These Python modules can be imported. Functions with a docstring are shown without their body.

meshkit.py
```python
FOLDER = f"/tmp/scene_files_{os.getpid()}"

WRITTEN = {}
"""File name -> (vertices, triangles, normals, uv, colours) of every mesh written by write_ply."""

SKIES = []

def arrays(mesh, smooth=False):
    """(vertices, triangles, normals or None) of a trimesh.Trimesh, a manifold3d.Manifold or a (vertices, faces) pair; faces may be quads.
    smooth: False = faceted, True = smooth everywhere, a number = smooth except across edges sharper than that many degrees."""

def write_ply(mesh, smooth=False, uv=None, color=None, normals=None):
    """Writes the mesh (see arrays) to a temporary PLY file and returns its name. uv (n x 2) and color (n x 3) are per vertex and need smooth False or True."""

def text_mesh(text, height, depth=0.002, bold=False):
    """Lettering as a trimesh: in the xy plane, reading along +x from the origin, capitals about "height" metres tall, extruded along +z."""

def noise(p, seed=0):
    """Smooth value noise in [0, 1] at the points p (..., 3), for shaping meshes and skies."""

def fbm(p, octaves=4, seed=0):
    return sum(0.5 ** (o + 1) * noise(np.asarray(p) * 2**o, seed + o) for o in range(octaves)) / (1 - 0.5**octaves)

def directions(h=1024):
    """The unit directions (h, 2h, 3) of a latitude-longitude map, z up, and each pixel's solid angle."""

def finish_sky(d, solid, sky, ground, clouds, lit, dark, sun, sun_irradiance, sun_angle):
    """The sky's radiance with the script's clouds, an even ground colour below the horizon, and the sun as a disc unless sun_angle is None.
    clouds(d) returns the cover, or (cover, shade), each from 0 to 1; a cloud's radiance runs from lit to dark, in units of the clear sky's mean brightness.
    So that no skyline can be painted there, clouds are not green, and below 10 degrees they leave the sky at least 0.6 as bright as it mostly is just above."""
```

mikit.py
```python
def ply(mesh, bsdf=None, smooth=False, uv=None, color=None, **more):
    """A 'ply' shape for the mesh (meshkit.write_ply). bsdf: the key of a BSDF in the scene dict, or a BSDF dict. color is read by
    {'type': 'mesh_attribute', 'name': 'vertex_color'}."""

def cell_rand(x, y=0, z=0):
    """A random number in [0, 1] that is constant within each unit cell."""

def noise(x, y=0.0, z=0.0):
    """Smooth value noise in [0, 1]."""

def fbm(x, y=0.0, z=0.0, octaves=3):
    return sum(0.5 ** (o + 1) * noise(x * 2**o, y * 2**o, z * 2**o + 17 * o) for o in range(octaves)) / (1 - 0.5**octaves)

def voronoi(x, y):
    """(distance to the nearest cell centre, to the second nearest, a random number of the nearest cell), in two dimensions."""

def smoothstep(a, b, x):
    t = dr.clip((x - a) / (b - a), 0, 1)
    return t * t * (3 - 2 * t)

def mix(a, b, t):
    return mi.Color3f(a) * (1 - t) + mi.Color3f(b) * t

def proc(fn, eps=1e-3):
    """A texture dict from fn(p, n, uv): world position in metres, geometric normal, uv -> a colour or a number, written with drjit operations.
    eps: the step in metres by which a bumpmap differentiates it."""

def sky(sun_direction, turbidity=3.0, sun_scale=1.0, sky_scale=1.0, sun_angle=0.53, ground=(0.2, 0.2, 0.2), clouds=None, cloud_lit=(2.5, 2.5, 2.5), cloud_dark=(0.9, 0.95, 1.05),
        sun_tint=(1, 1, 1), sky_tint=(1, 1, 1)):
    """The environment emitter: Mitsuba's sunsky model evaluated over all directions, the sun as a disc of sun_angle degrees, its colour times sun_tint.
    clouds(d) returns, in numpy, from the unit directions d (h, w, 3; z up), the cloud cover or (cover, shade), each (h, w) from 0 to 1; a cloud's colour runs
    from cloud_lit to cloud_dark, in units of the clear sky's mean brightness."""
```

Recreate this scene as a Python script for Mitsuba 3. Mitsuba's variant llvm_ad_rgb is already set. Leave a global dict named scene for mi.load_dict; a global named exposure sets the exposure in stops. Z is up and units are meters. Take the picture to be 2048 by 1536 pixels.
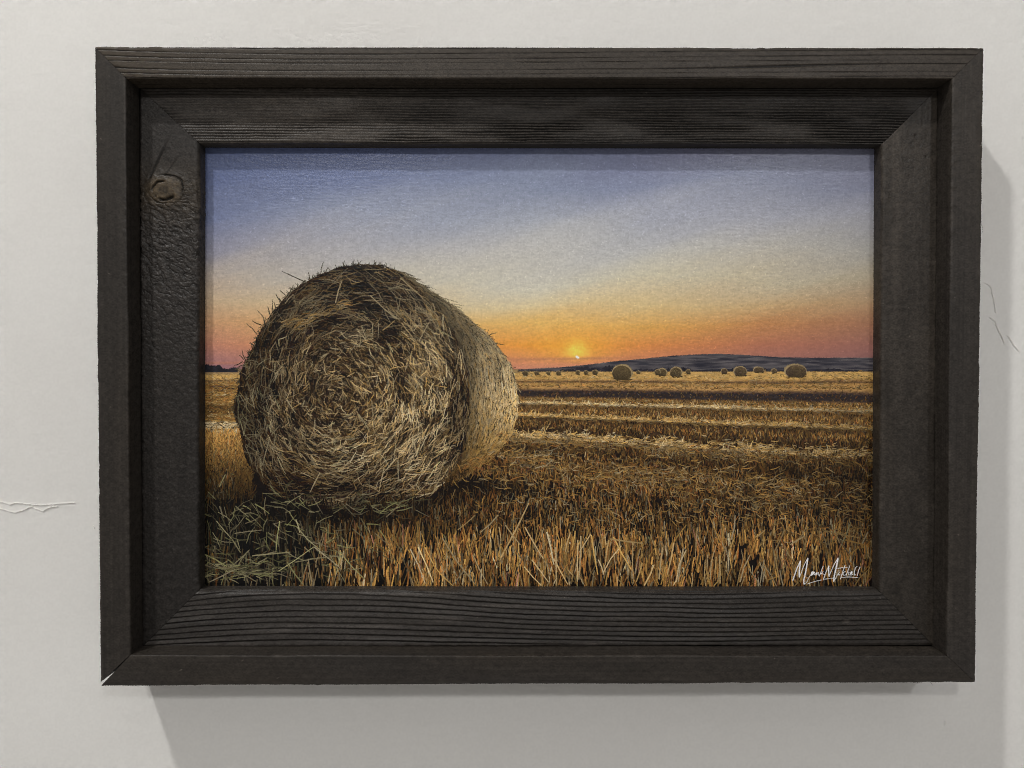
import math
import numpy as np
import mitsuba as mi
import drjit as dr
import mikit
import meshkit
from meshkit import noise as vnoise, fbm as vfbm

rng = np.random.default_rng(7)
scene, labels = {}, {}
T = mi.ScalarTransform4f

# ---------------------------------------------------------------- camera (y = 0 is the wall, the room is at y < 0)
CAM = np.array([-0.019755, -0.525150, -0.001172])
FWD = np.array([0.004927, 0.999827, -0.017937])
UP = np.array([0.000207, 0.017936, 0.999839])
scene['camera'] = {'type': 'perspective', 'fov': 67.3, 'fov_axis': 'x', 'near_clip': 0.02, 'far_clip': 30.0,
                   'to_world': T().look_at(origin=CAM.tolist(), target=(CAM + FWD).tolist(), up=UP.tolist())}
exposure = 0.0
# ---------------------------------------------------------------- light: three unseen round lamps, an added overhead fill panel and the soft bounce of a pale room
scene['room_light'] = {'type': 'constant', 'radiance': {'type': 'rgb', 'value': [0.296, 0.286, 0.273]}}
scene['added_fill_panel'] = {'type': 'rectangle', 'to_world': T().translate([0.35, -1.9, 1.85]).rotate([1, 0, 0], 180).scale([0.9, 0.6, 1.0]),  # fill light added overhead, out of view, to brighten surfaces from above
                          'emitter': {'type': 'area', 'radiance': {'type': 'rgb', 'value': [0.95, 0.92, 0.88]}}}
labels['added_fill_panel'] = {'label': 'added wide fill panel overhead, out of view', 'category': 'lamp'}
LAMPS = [((-0.930, -1.190, 1.880), 0.052, (1030, 1018, 990)),  # lamps out of view, placed for the shadows and sheen they give
         ((-0.55, -2.25, 1.11), 0.05, (370, 360, 344)),
         ((0.90, -2.25, 1.05), 0.06, (250, 250, 254))]
for i, (pos, r, rad) in enumerate(LAMPS):
    key = 'unseen_lamp' + ('' if i == 0 else f'_{i:03d}')
    scene[key] = {'type': 'sphere', 'center': list(pos), 'radius': r,
                  'emitter': {'type': 'area', 'radiance': {'type': 'rgb', 'value': list(rad)}}}
    labels[key] = {'label': ['unseen round lamp up to the left of the picture, casts the long shadow of the frame',
                             'unseen round lamp left of the picture, casts the short shadow below the frame',
                             'unseen round lamp right of the picture, lights the upper right of the canvas'][i], 'category': 'lamp'}


def lin(c):
    c = np.asarray(c, float) / 255.0
    return np.where(c < 0.04045, c / 12.92, ((c + 0.055) / 1.055) ** 2.4)


FRONT, RAIL, PRINT = -0.050, -0.03423, -0.02373     # depths of rim front, inner rail front, canvas

# ---------------------------------------------------------------- materials
WALL_C = (0.745, 0.735, 0.705)


def wall_color(p, n, uv):
    m = mikit.fbm(p.x * 9, p.z * 9, 3.0, octaves=3) - 0.5
    grain = mikit.fbm(p.x * 760, p.z * 760, 9.0, octaves=2) - 0.5
    return mikit.mix(WALL_C, (0.70, 0.685, 0.655), dr.clip(0.5 + m * 1.2, 0, 1)) * (1 + 0.07 * grain)


def wall_height(p, n, uv):
    fine = mikit.fbm(p.x * 520, p.z * 520, 1.0, octaves=2)
    mid = mikit.fbm(p.x * 90, p.z * 110, 5.0, octaves=3)
    return 0.75 * fine + 0.42 * mid


scene['wall_paint'] = {'type': 'bumpmap', 'arbitrary': mikit.proc(wall_height, eps=4e-4), 'scale': 0.00044,
                       'bsdf': {'type': 'principled', 'base_color': mikit.proc(wall_color), 'roughness': 0.62, 'specular': 0.35}}


def wood_color(p, n, uv):
    speck = mikit.noise(p.x * 1250, p.y * 1250, p.z * 1250)
    soft = mikit.noise(p.x * 430, p.y * 430, p.z * 430)
    t = uv.x * (0.38 + 0.80 * speck + 0.44 * soft)
    c = mikit.mix((0.0210, 0.0190, 0.0180), (0.042, 0.031, 0.019), dr.clip(uv.y, 0, 1))
    return c * dr.maximum(t, 0.05)


scene['black_wood'] = {'type': 'twosided', 'bsdf': {'type': 'principled', 'base_color': mikit.proc(wood_color), 'roughness': 0.46, 'specular': 0.22}}

# ---- the printed canvas. Artwork units: about 0.326 mm each, origin at the middle of the sheet
FX = (1.16044507e-03, 3.26005715e-04, 1.78705251e-07, 3.80149393e-09)
FZ = (2.73545410e-04, -3.49261691e-08, -3.25872655e-04, -1.04473331e-09)


def art(px, py):
    a, b = np.asarray(px, float) - 1080, np.asarray(py, float) - 735
    return FX[0] + FX[1] * a + FX[2] * b + FX[3] * a * b, FZ[0] + FZ[1] * a + FZ[2] * b + FZ[3] * a * b


INK = 1.13      # printed colours are given as they look under the lamps


def ink3(c):
    return tuple(float(v) for v in ink(c))


def ink(c):
    return np.maximum(lin(c) * INK - 0.006, 0.0025)


def ramp(x, stops):
    """piecewise linear colour ramp; stops: [(position, srgb)]"""
    out = mi.Color3f(*[float(v) for v in ink(stops[0][1])])
    for (a, ca), (b, cb) in zip(stops[:-1], stops[1:]):
        t = dr.clip((x - a) / (b - a), 0, 1)
        d = ink(cb) - ink(ca)
        out += mi.Color3f(*[float(v) for v in d]) * t
    return out


SKY_COLS = [
    (405, [(300, (80, 94, 134)), (380, (88, 102, 144)), (450, (106, 117, 154)), (510, (136, 136, 154)), (560, (167, 156, 149)), (610, (189, 163, 131)), (650, (192, 148, 112)), (690, (182, 126, 106)), (735, (148, 108, 116))]),
    (700, [(300, (86, 100, 145)), (370, (106, 120, 160)), (430, (136, 145, 170)), (500, (169, 167, 170)), (560, (189, 181, 164)), (610, (203, 182, 142)), (650, (207, 166, 108)), (690, (206, 142, 86)), (735, (180, 122, 108))]),
    (1080, [(300, (106, 115, 152)), (370, (128, 139, 168)), (430, (160, 165, 178)), (500, (185, 183, 179)), (560, (201, 195, 175)), (610, (213, 194, 151)), (650, (221, 179, 106)), (690, (226, 152, 66)), (735, (202, 136, 108))]),
    (1300, [(300, (112, 117, 150)), (370, (127, 136, 166)), (430, (158, 162, 178)), (500, (185, 183, 177)), (560, (199, 190, 163)), (610, (209, 183, 131)), (650, (213, 162, 88)), (690, (210, 136, 76)), (735, (186, 122, 104))]),
    (1520, [(300, (114, 117, 144)), (370, (126, 133, 158)), (430, (155, 157, 169)), (500, (176, 172, 164)), (560, (188, 175, 145)), (610, (193, 161, 115)), (650, (186, 132, 86)), (690, (174, 113, 88)), (735, (150, 106, 102))]),
    (1752, [(300, (110, 113, 138)), (370, (119, 123, 146)), (430, (142, 143, 155)), (500, (156, 153, 147)), (560, (167, 154, 129)), (610, (167, 136, 103)), (650, (156, 112, 88)), (690, (146, 101, 92)), (735, (130, 94, 97))]),
]


def field_row(y, x):
    """rows of the field fan out: undo the fan"""
    return 757 + (y - 757) / dr.maximum(1 + 0.00055 * (x - 1040), 0.55)


FIELD = [(738, (140, 116, 84)), (745, (186, 150, 92)), (756, (190, 152, 90)), (760, (150, 116, 74)), (762.5, (86, 66, 50)), (766, (168, 128, 76)), (773, (176, 136, 84)), (778, (98, 76, 58)),
         (781, (48, 42, 44)), (790, (50, 43, 42)), (794, (104, 80, 54)), (800, (128, 97, 57)), (815, (92, 70, 44)), (850, (62, 47, 34)), (900, (44, 34, 28)), (960, (30, 25, 24)), (1180, (22, 19, 19))]


def thread(p):
    """the weave shows through the print: pale thread tops, dark gaps between the rows, and painted sparkles"""
    a = mikit.noise(p.x * 400, p.z * 1150, 2.0) - 0.5
    c = mikit.noise(p.x * 1050, p.z * 220, 3.0) - 0.5
    b = mikit.noise(p.x * 1300, p.z * 1500, 4.0) - 0.5
    painted_glint = mikit.smoothstep(0.86, 0.97, mikit.noise(p.x * 1150, p.z * 1250, 6.0))  # gloss sparkles of the canvas, painted into the colour as pale dots
    return 1 + 0.15 * a + 0.06 * c + 0.18 * b + 0.32 * painted_glint


def print_color(p, n, uv):
    x, z = p.x, p.z
    px = 1076.44 + 3067.43 * x + 1.534 * z + 109.75 * x * z
    py = 735.84 - 0.3275 * x - 3068.70 * z + 30.19 * x * z
    wob = mikit.fbm((px + 1.6 * py) * 0.0030, (py + 0.30 * px) * 0.0125, 2.0, octaves=4) - 0.5
    ys = py + wob * 72 * mikit.smoothstep(725, 540, py)
    sky = ramp(ys, SKY_COLS[0][1])
    for (xa, _), (xb, st) in zip(SKY_COLS[:-1], SKY_COLS[1:]):
        t = dr.clip((px - xa) / (xb - xa), 0, 1)
        sky = sky * (1 - t) + ramp(ys, st) * t
    # faint bluer patches high up, and the glow round the low sun
    blue = mikit.smoothstep(0.50, 0.72, mikit.fbm(px * 0.0055 + 9, py * 0.014, 6.0, octaves=3)) * mikit.smoothstep(520, 360, py)
    sky = sky * (1 - 0.12 * blue) + mi.Color3f(0.15, 0.19, 0.38) * (0.12 * blue)
    dx, dy = (px - 1153) / 74, (py - 702) / 46
    glow = dr.exp(-(dx * dx + dy * dy))
    dx2, dy2 = (px - 1153) / 20, (py - 701) / 16
    core = dr.exp(-(dx2 * dx2 + dy2 * dy2))
    below = mikit.smoothstep(735, 706, py)
    g1, g2 = [mi.Color3f(*[float(v) for v in ink(c)]) for c in ((244, 176, 64), (255, 212, 92))]
    sky = mi.Color3f(dr.lerp(sky, g1, 0.55 * glow * below))
    sky = mi.Color3f(dr.lerp(sky, g2, 0.9 * core * below))
    band = dr.exp(-dr.square((py - 717 - (px - 1100) * -0.012) / 3.0)) * mikit.smoothstep(1330, 1180, px)
    sky = mi.Color3f(dr.lerp(sky, mi.Color3f(*[float(v) for v in ink((176, 118, 92))]), 0.55 * band))
    sx, sy = (px - 1154 - 0.5 * (py - 713)) / 3.6, (py - 713.5) / 3.2
    sun = mikit.smoothstep(1.3, 0.5, dr.sqrt(sx * sx + sy * sy))
    sky = mi.Color3f(dr.lerp(sky, mi.Color3f(1.0, 0.97, 0.85), sun))
    # field
    yr = field_row(py, px) + (mikit.fbm(px * 0.03, py * 0.10, 4.0, octaves=3) - 0.5) * mikit.smoothstep(796, 880, py) * 30 \
        + (mikit.fbm(px * 0.012, py * 0.02, 1.0, octaves=3) - 0.5) * 4.0 + (mikit.noise(px * 0.35, py * 0.5, 5.0) - 0.5) * 2.4
    fld = ramp(yr, FIELD) * (0.70 + 0.60 * mikit.fbm(px * 0.10, py * 0.30, 8.0, octaves=2))
    far = mikit.smoothstep(736, 738.5, py)
    lum = mi.luminance(sky)
    sky = mi.Color3f(dr.lerp(sky, mi.Color3f(lum * 1.02, lum * 1.0, lum * 0.98), 0.14 * mikit.smoothstep(640, 560, py) + 0.10 * mikit.smoothstep(480, 380, py)))
    c = mi.Color3f(dr.lerp(sky, fld, far))
    c *= thread(p)
    return dr.clip(c, 0.003, 0.92)


def weave(p, n, uv):
    a = mikit.noise(p.x * 170, p.z * 1050, 2.0)
    b = mikit.noise(p.x * 1050, p.z * 200, 3.0)
    return 0.9 * a + 0.5 * b + 0.8 * mikit.noise(p.x * 900, p.z * 1300, 1.0)


def canvas(color):
    return {'type': 'bumpmap', 'arbitrary': mikit.proc(weave, eps=1.2e-4), 'scale': 0.00009,
            'bsdf': {'type': 'principled', 'base_color': color, 'roughness': 0.33, 'specular': 0.22}}


PAL = [(150, 148, 98), (206, 190, 156), (222, 176, 96), (200, 124, 62), (58, 56, 66)]
PAL = [lin(c) / lin(c).max() for c in PAL]


def straw_color(p, n, uv):
    h = dr.clip(uv.y, 0, 1) * 4
    c = mi.Color3f(*[float(v) for v in PAL[0]])
    for i in range(4):
        t = dr.clip(h - i, 0, 1)
        d = PAL[i + 1] - PAL[i]
        c += mi.Color3f(*[float(v) for v in d]) * t
    return dr.clip(c * uv.x * thread(p), 0.002, 0.92)


scene['canvas_ink'] = canvas(mikit.proc(print_color))
scene['straw_ink'] = canvas(mikit.proc(straw_color))
scene['white_ink'] = canvas({'type': 'rgb', 'value': [0.86, 0.85, 0.86]})


def hill_color(p, n, uv):
    px, py = 1076.4 + 3067.4 * p.x, 735.8 - 3068.7 * p.z
    a = mikit.fbm(px * 0.035, py * 0.42, 2.0, octaves=3)
    b = mikit.smoothstep(0.55, 0.75, mikit.fbm(px * 0.02, py * 0.30, 7.0, octaves=2))
    c = mikit.mix(ink3((56, 55, 62)), ink3((106, 100, 101)), dr.clip((a - 0.3) * 1.7, 0, 1))
    return mi.Color3f(dr.lerp(c, mi.Color3f(*[float(v) for v in ink((36, 36, 46))]), 0.6 * b))


scene['hill_ink'] = canvas(mikit.proc(hill_color))

# ================================================================ wall
WX = (-1.67151177e-02, 3.41454199e-04, -2.98497541e-08, 3.98184070e-09)
WZ = (-1.15714860e-02, -7.68602914e-08, -3.41512645e-04, -1.09560819e-09)


def on_wall(px, py):
    a, b = np.asarray(px, float) - 1024, np.asarray(py, float) - 768
    return WX[0] + WX[1] * a + WX[2] * b + WX[3] * a * b, WZ[0] + WZ[1] * a + WZ[2] * b + WZ[3] * a * b


# the wall is a sheet with the slight hollows and swells of hand-finished plaster
nx, nz = 260, 200
gx, gz = np.meshgrid(np.linspace(-1.3, 1.3, nx), np.linspace(-1.0, 1.0, nz))
gy = (vfbm(np.stack([gx * 14, gz * 14, gx * 0], -1), 3, 5) - 0.5) * 0.0012
iid = np.arange(nx * nz).reshape(nz, nx)
quads = np.stack([iid[:-1, :-1], iid[:-1, 1:], iid[1:, 1:], iid[1:, :-1]], -1).reshape(-1, 4)
scene['wall'] = mikit.ply((np.stack([gx, gy, gz], -1).reshape(-1, 3), quads), 'wall_paint', smooth=True)
labels['wall'] = {'label': 'white painted wall with fine roller texture and hairline cracks', 'kind': 'structure'}


def ridge(points, width, height, lift=0.0):
    """a raised paint lip: a strip of triangular section along a polyline on the wall"""
    pts = np.array(points, float)
    d = np.cumsum(np.r_[0, np.linalg.norm(np.diff(pts, axis=0), axis=1)])
    m = max(int(d[-1] / 2.2), 4)
    s = np.linspace(0, d[-1], m)
    px, py = np.interp(s, d, pts[:, 0]), np.interp(s, d, pts[:, 1])
    j = rng.normal(0, 0.4, (m, 2))
    x, z = on_wall(px + j[:, 0], py + j[:, 1])
    env = np.clip(np.minimum(np.arange(m), m - 1 - np.arange(m)) / 3, 0.05, 1) * rng.uniform(0.55, 1.2, m)
    t = np.stack([np.gradient(x), np.gradient(z)], 1)
    t /= np.linalg.norm(t, axis=1, keepdims=True)
    nrm = np.stack([-t[:, 1], t[:, 0]], 1)
    w = width * env / 2
    base = np.full(m, 0.0012)
    a = np.stack([x + nrm[:, 0] * w, base, z + nrm[:, 1] * w], 1)
    c = np.stack([x, -0.0006 - height * env - lift, z], 1)
    b = np.stack([x - nrm[:, 0] * w, base, z - nrm[:, 1] * w], 1)
    v = np.concatenate([a, c, b])
    i = np.arange(m - 1)
    f = np.concatenate([np.stack([i, i + 1, m + i + 1, m + i], 1), np.stack([m + i, m + i + 1, 2 * m + i + 1, 2 * m + i], 1)])
    return v, f


CRACKS = [
    ([(-30, 1000), (0, 1001), (12, 1003), (22, 1007), (32, 1003), (60, 1006), (85, 1008), (120, 1005), (152, 1003)], 0.0011, 0.00075),
    ([(-30, 1012), (0, 1014), (20, 1020), (33, 1023), (50, 1018), (66, 1010), (73, 1015), (88, 1020), (100, 1013), (118, 1010)], 0.0011, 0.0007),
    ([(1967, 563), (1976, 566), (1983, 573), (1986, 590), (1990, 606), (1992, 624)], 0.0007, 0.0006),
    ([(1980, 632), (1991, 640), (1996, 655), (2003, 668), (2010, 684)], 0.0007, 0.0004),
    ([(2040, 700), (2030, 690), (2016, 668)], 0.0007, 0.0002),
    ([(1889, 1443), (1891, 1447), (1889, 1452)], 0.0018, 0.0008),
    ([(186, 1048), (190, 1052), (190, 1056)], 0.0016, 0.0008),
]
scene['plain_paint'] = {'type': 'twosided', 'bsdf': {'type': 'principled', 'base_color': {'type': 'rgb', 'value': list(WALL_C)}, 'roughness': 0.6, 'specular': 0.35}}
for i, (pts, w, h) in enumerate(CRACKS):
    scene['wall__crack' + ('' if i == 0 else f'_{i:03d}')] = mikit.ply(ridge(pts, w * 0.60, h * 0.13), 'plain_paint', smooth=False)

# ================================================================ frame
OUT = dict(TL=(-0.27265, 0.19674), TR=(0.27284, 0.19719), BR=(0.27182, -0.19607), BL=(-0.27281, -0.19709))
RIM = dict(TL=(-0.25362, 0.17750), TR=(0.25346, 0.17822), BR=(0.25381, -0.17923), BL=(-0.25438, -0.17808))
INO = dict(TL=(-0.25302, 0.17763), TR=(0.25352, 0.17792), BR=(0.25425, -0.17860), BL=(-0.25430, -0.17840))
INI = dict(TL=(-0.21561, 0.14277), TR=(0.21812, 0.14271), BR=(0.21895, -0.14315), BL=(-0.21804, -0.14215))


def profile(w, depth, r_out, r_in, d_in, lap, step):
    """section of a rail as (across, depth) points: outer side, front face, inner side, and the rabbet behind"""
    pts = []

    def seg(a, b, st):
        n = max(int(math.hypot(b[0] - a[0], b[1] - a[1]) / st), 1)
        for k in range(n):
            pts.append((a[0] + (b[0] - a[0]) * k / n, a[1] + (b[1] - a[1]) * k / n))

    def arc(cx, cy, r, a0, a1, n):
        for k in range(n):
            t = math.radians(a0 + (a1 - a0) * k / n)
            pts.append((cx + r * math.cos(t), cy + r * math.sin(t)))

    seg((0, depth), (0, r_out), 0.004)
    arc(r_out, r_out, r_out, 180, 270, max(int(r_out * 1.6 / step), 3))
    seg((r_out, 0), (w - r_in, 0), step)
    arc(w - r_in, r_in, r_in, 270, 360, max(int(r_in * 1.6 / step), 3))
    seg((w, r_in), (w, d_in), step)
    seg((w, d_in), (w - lap, d_in), 0.004)
    seg((w - lap, d_in), (w - lap, depth), 0.004)
    seg((w - lap, depth), (0, depth), 0.008)
    return np.array(pts)


def nz(s, v, fs, fv, seed, octaves=1):
    p = np.stack([s * fs, v * fv, s * 0 + 0.37], -1)
    return vfbm(p, octaves, seed) if octaves > 1 else vnoise(p, seed)


def sstep(a, b, x):
    t = np.clip((x - a) / (b - a), 0, 1)
    return t * t * (3 - 2 * t)


def rail(key, A0, A1, B0, B1, y0, depth, relief, r_out, r_in, d_in, lap, ns=800, step=0.00058, open0=(0, 0)):
    A0, A1, B0, B1 = (np.array(q, float) for q in (A0, A1, B0, B1))
    # end grain stops a hair short of the mitre
    u = (B0 - A0) / np.linalg.norm(B0 - A0)
    inw = np.array([-u[1], u[0]])
    if inw @ (A1 - A0) < 0:
        inw = -inw
    A0, A1, B0, B1 = A0 + u * (0.00012 + open0[0]), A1 + u * (0.00012 + open0[1]), B0 - u * 0.00012, B1 - u * 0.00012
    w = float(inw @ (A1 - A0))
    pr = profile(w, depth, r_out, r_in, d_in, lap, step)
    m = len(pr)
    tang = np.roll(pr, -1, 0) - np.roll(pr, 1, 0)
    nr = np.stack([tang[:, 1], -tang[:, 0]], 1)
    nr /= np.linalg.norm(nr, axis=1, keepdims=True)
    if nr[np.argmin(np.abs(pr[:, 0] - w / 2) + pr[:, 1] * 9), 1] > 0:
        nr = -nr
    unf = np.cumsum(np.r_[0, np.linalg.norm(np.diff(pr, axis=0), axis=1)])
    unf -= depth - r_out * 0.43           # front face starts near 0
    vf = np.clip(pr[:, 0] / w, 0, 1)
    s = np.linspace(0, 1, ns)
    P0, P1 = A0 + (A1 - A0) * vf[:, None], B0 + (B1 - B0) * vf[:, None]
    P = P0[None] + (P1 - P0)[None] * s[:, None, None]
    L = np.linalg.norm(B0 - A0)
    sm = ((P - A0) @ u)
    V = np.broadcast_to(unf, (ns, m))
    face = np.broadcast_to(np.clip(-nr[:, 1], 0, 1), (ns, m))
    h, tone, warm = relief(sm, V, face, w, L)
    # ragged sawn arrises
    vis = (pr[:, 1] < d_in + 1e-9) & (np.arange(m) < m - 8)
    edge = np.exp(-((pr[:, 0]) / 0.0016) ** 2) * np.exp(-(pr[:, 1] / 0.0016) ** 2) + np.exp(-((pr[:, 0] - w) / 0.0022) ** 2) * np.exp(-(pr[:, 1] / 0.0022) ** 2)
    seed = sum(map(ord, key))
    rag = (nz(sm, V, 260, 60, seed, 3) - 0.55) * 0.0008 * edge[None] * (0.3 + 1.4 * nz(sm, V * 0, 45, 1, seed + 4)) + (nz(sm, V * 0, 28, 1, seed + 3) - 0.5) * 0.0009 * np.where(vis, 1 - np.clip(-nr[:, 1], 0, 1), 0)[None]
    h = h * np.where(vis, 1, 0)[None] + rag
    wear = np.clip(nz(sm, V, 90, 40, seed + 8, 3) - 0.50, 0, 1) * 2.6 * edge[None]
    tone = tone * (1 + wear) * (1 + 0.10 * (rng.random((ns, m)) - 0.5))
    dust = rng.random((ns, m)) > 0.99985
    tone = np.where(dust & (face > 0.7), tone + rng.uniform(1.5, 6, (ns, m)), tone)
    X = P + inw[None, None] * (h * nr[None, :, 0])[..., None]
    Y = y0 + pr[None, :, 1] + h * nr[None, :, 1]
    vert = np.stack([X[..., 0], Y, X[..., 1]], -1).reshape(-1, 3)
    uv = np.stack([tone, warm], -1).reshape(-1, 2)
    i, j = np.meshgrid(np.arange(ns - 1), np.arange(m), indexing='ij')
    jn = (j + 1) % m
    q = np.stack([i * m + j, i * m + jn, (i + 1) * m + jn, (i + 1) * m + j], -1).reshape(-1, 4)
    f = np.vstack([q[:, [0, 1, 2]], q[:, [0, 2, 3]]])
    n0 = len(vert)
    for e in (0, ns - 1):                   # end caps
        ring = vert[e * m:(e + 1) * m]
        vc = 0.4
        c2 = (P0 if e == 0 else P1)
        centre = np.array([*(c2[0] + (c2[np.argmax(vf)] - c2[0]) * vc), 0])
        centre = np.array([centre[0], y0 + d_in * 0.5, centre[1]])
        base = len(vert)
        vert = np.vstack([vert, ring, centre[None]])
        uv = np.vstack([uv, np.tile([0.75, 0.2], (m + 1, 1))])
        k = np.arange(m)
        tri = np.stack([base + k, base + (k + 1) % m, np.full(m, base + m)], 1)
        f = np.vstack([f, tri if e else tri[:, ::-1]])
    v0, v1, v2 = vert[f[:, 0]], vert[f[:, 1]], vert[f[:, 2]]
    if np.einsum('ij,ij->i', v0, np.cross(v1, v2)).sum() < 0:
        f = f[:, ::-1]
    scene[key] = mikit.ply((vert, f), 'black_wood', smooth=True, uv=uv)


def groove(g, width):
    d = np.abs((g % 1.0) - 0.5)
    return np.exp(-(d / width) ** 2)


def fibres(s, v, seed, a=0.00005):
    return (nz(s, v, 120, 2200, seed, 2) - 0.5) * a * 2


def r_outer_top(s, v, face, w, L):
    o = -0.0032 * (1 - np.exp(-s / 0.07)) + 0.0032 * sstep(0.1, 0.55, s) + 0.0016 * (nz(s, v, 7, 30, 3, 2) - 0.5)
    g = (v + o) / (0.0027 + 0.0010 * nz(s * 0, v, 1, 300, 4))
    k = groove(g, 0.060) * (0.45 + 0.65 * sstep(0.30, 0.62, nz(s, v, 14, 260, 5, 2)) + 0.5 * np.exp(-s / 0.06))
    h = -0.00040 * k + fibres(s, v, 6, 0.00004)
    scr = (nz(s, v, 22, 1500, 11) > 0.93) * sstep(0.36, 0.39, s) * sstep(0.46, 0.42, s)
    tone = 1.50 - 1.15 * k + 0.35 * (nz(s, v, 40, 900, 7, 2) - 0.5) + 2.2 * scr
    return h, np.clip(tone, 0.2, 6), 0.35 + 0.25 * np.exp(-s / 0.1)


def r_outer_side(seed, base):
    def fn(s, v, face, w, L):
        h = fibres(s, v, seed, 0.00007) + (nz(s, v, 18, 120, seed + 1, 2) - 0.5) * 0.00025
        tone = base * (1 + 0.80 * (nz(s, v, 14, 1100, seed + 2, 3) - 0.5) + 0.35 * (nz(s, v, 60, 160, seed + 5, 3) - 0.5))
        scuff = (nz(s, v, 900, 900, seed + 9) > 0.955) * (nz(s, v, 30, 60, seed + 10) > 0.66)
        return h, tone + 1.3 * scuff, 0.10 + 0.25 * nz(s, v, 12, 60, seed + 3)
    return fn


def r_inner_top(s, v, face, w, L):
    wv = 0.0022 * (nz(s, v, 26, 160, 21, 3) - 0.5) + 0.004 * (nz(s, v, 5, 20, 26, 2) - 0.5)
    g = (v + wv) / 0.00175
    saw = (g % 1.0)
    amp = 0.25 + 0.95 * sstep(0.34, 0.62, nz(s, v, 24, 120, 22, 2))
    amp = amp * (0.45 + 0.55 * sstep(0.008, 0.018, v)) * (0.8 + 0.5 * sstep(0.10, 0.25, s))
    k = groove(g + 0.35 * (nz(s, v, 150, 700, 28, 2) - 0.5), 0.19) * amp
    sheen_zone = np.exp(-((s - 0.10) / 0.09) ** 2)  # here the tone is raised to paint lamp sheen on the grain
    h = -0.00070 * k + (nz(s, v, 500, 900, 23, 2) - 0.5) * 0.00012 + (nz(s, v, 120, 300, 27, 2) - 0.5) * 0.0004 * sheen_zone
    tone = (1.20 + 0.9 * sheen_zone) * (1 - 0.92 * np.clip(k, 0, 1.05)) + 1.1 * (nz(s, v, 110, 900, 24, 2) - 0.5) * (0.7 + sheen_zone)
    return h, np.clip(tone, 0.15, 4), 0.10 + 0.22 * nz(s, v, 10, 60, 25)


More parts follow.
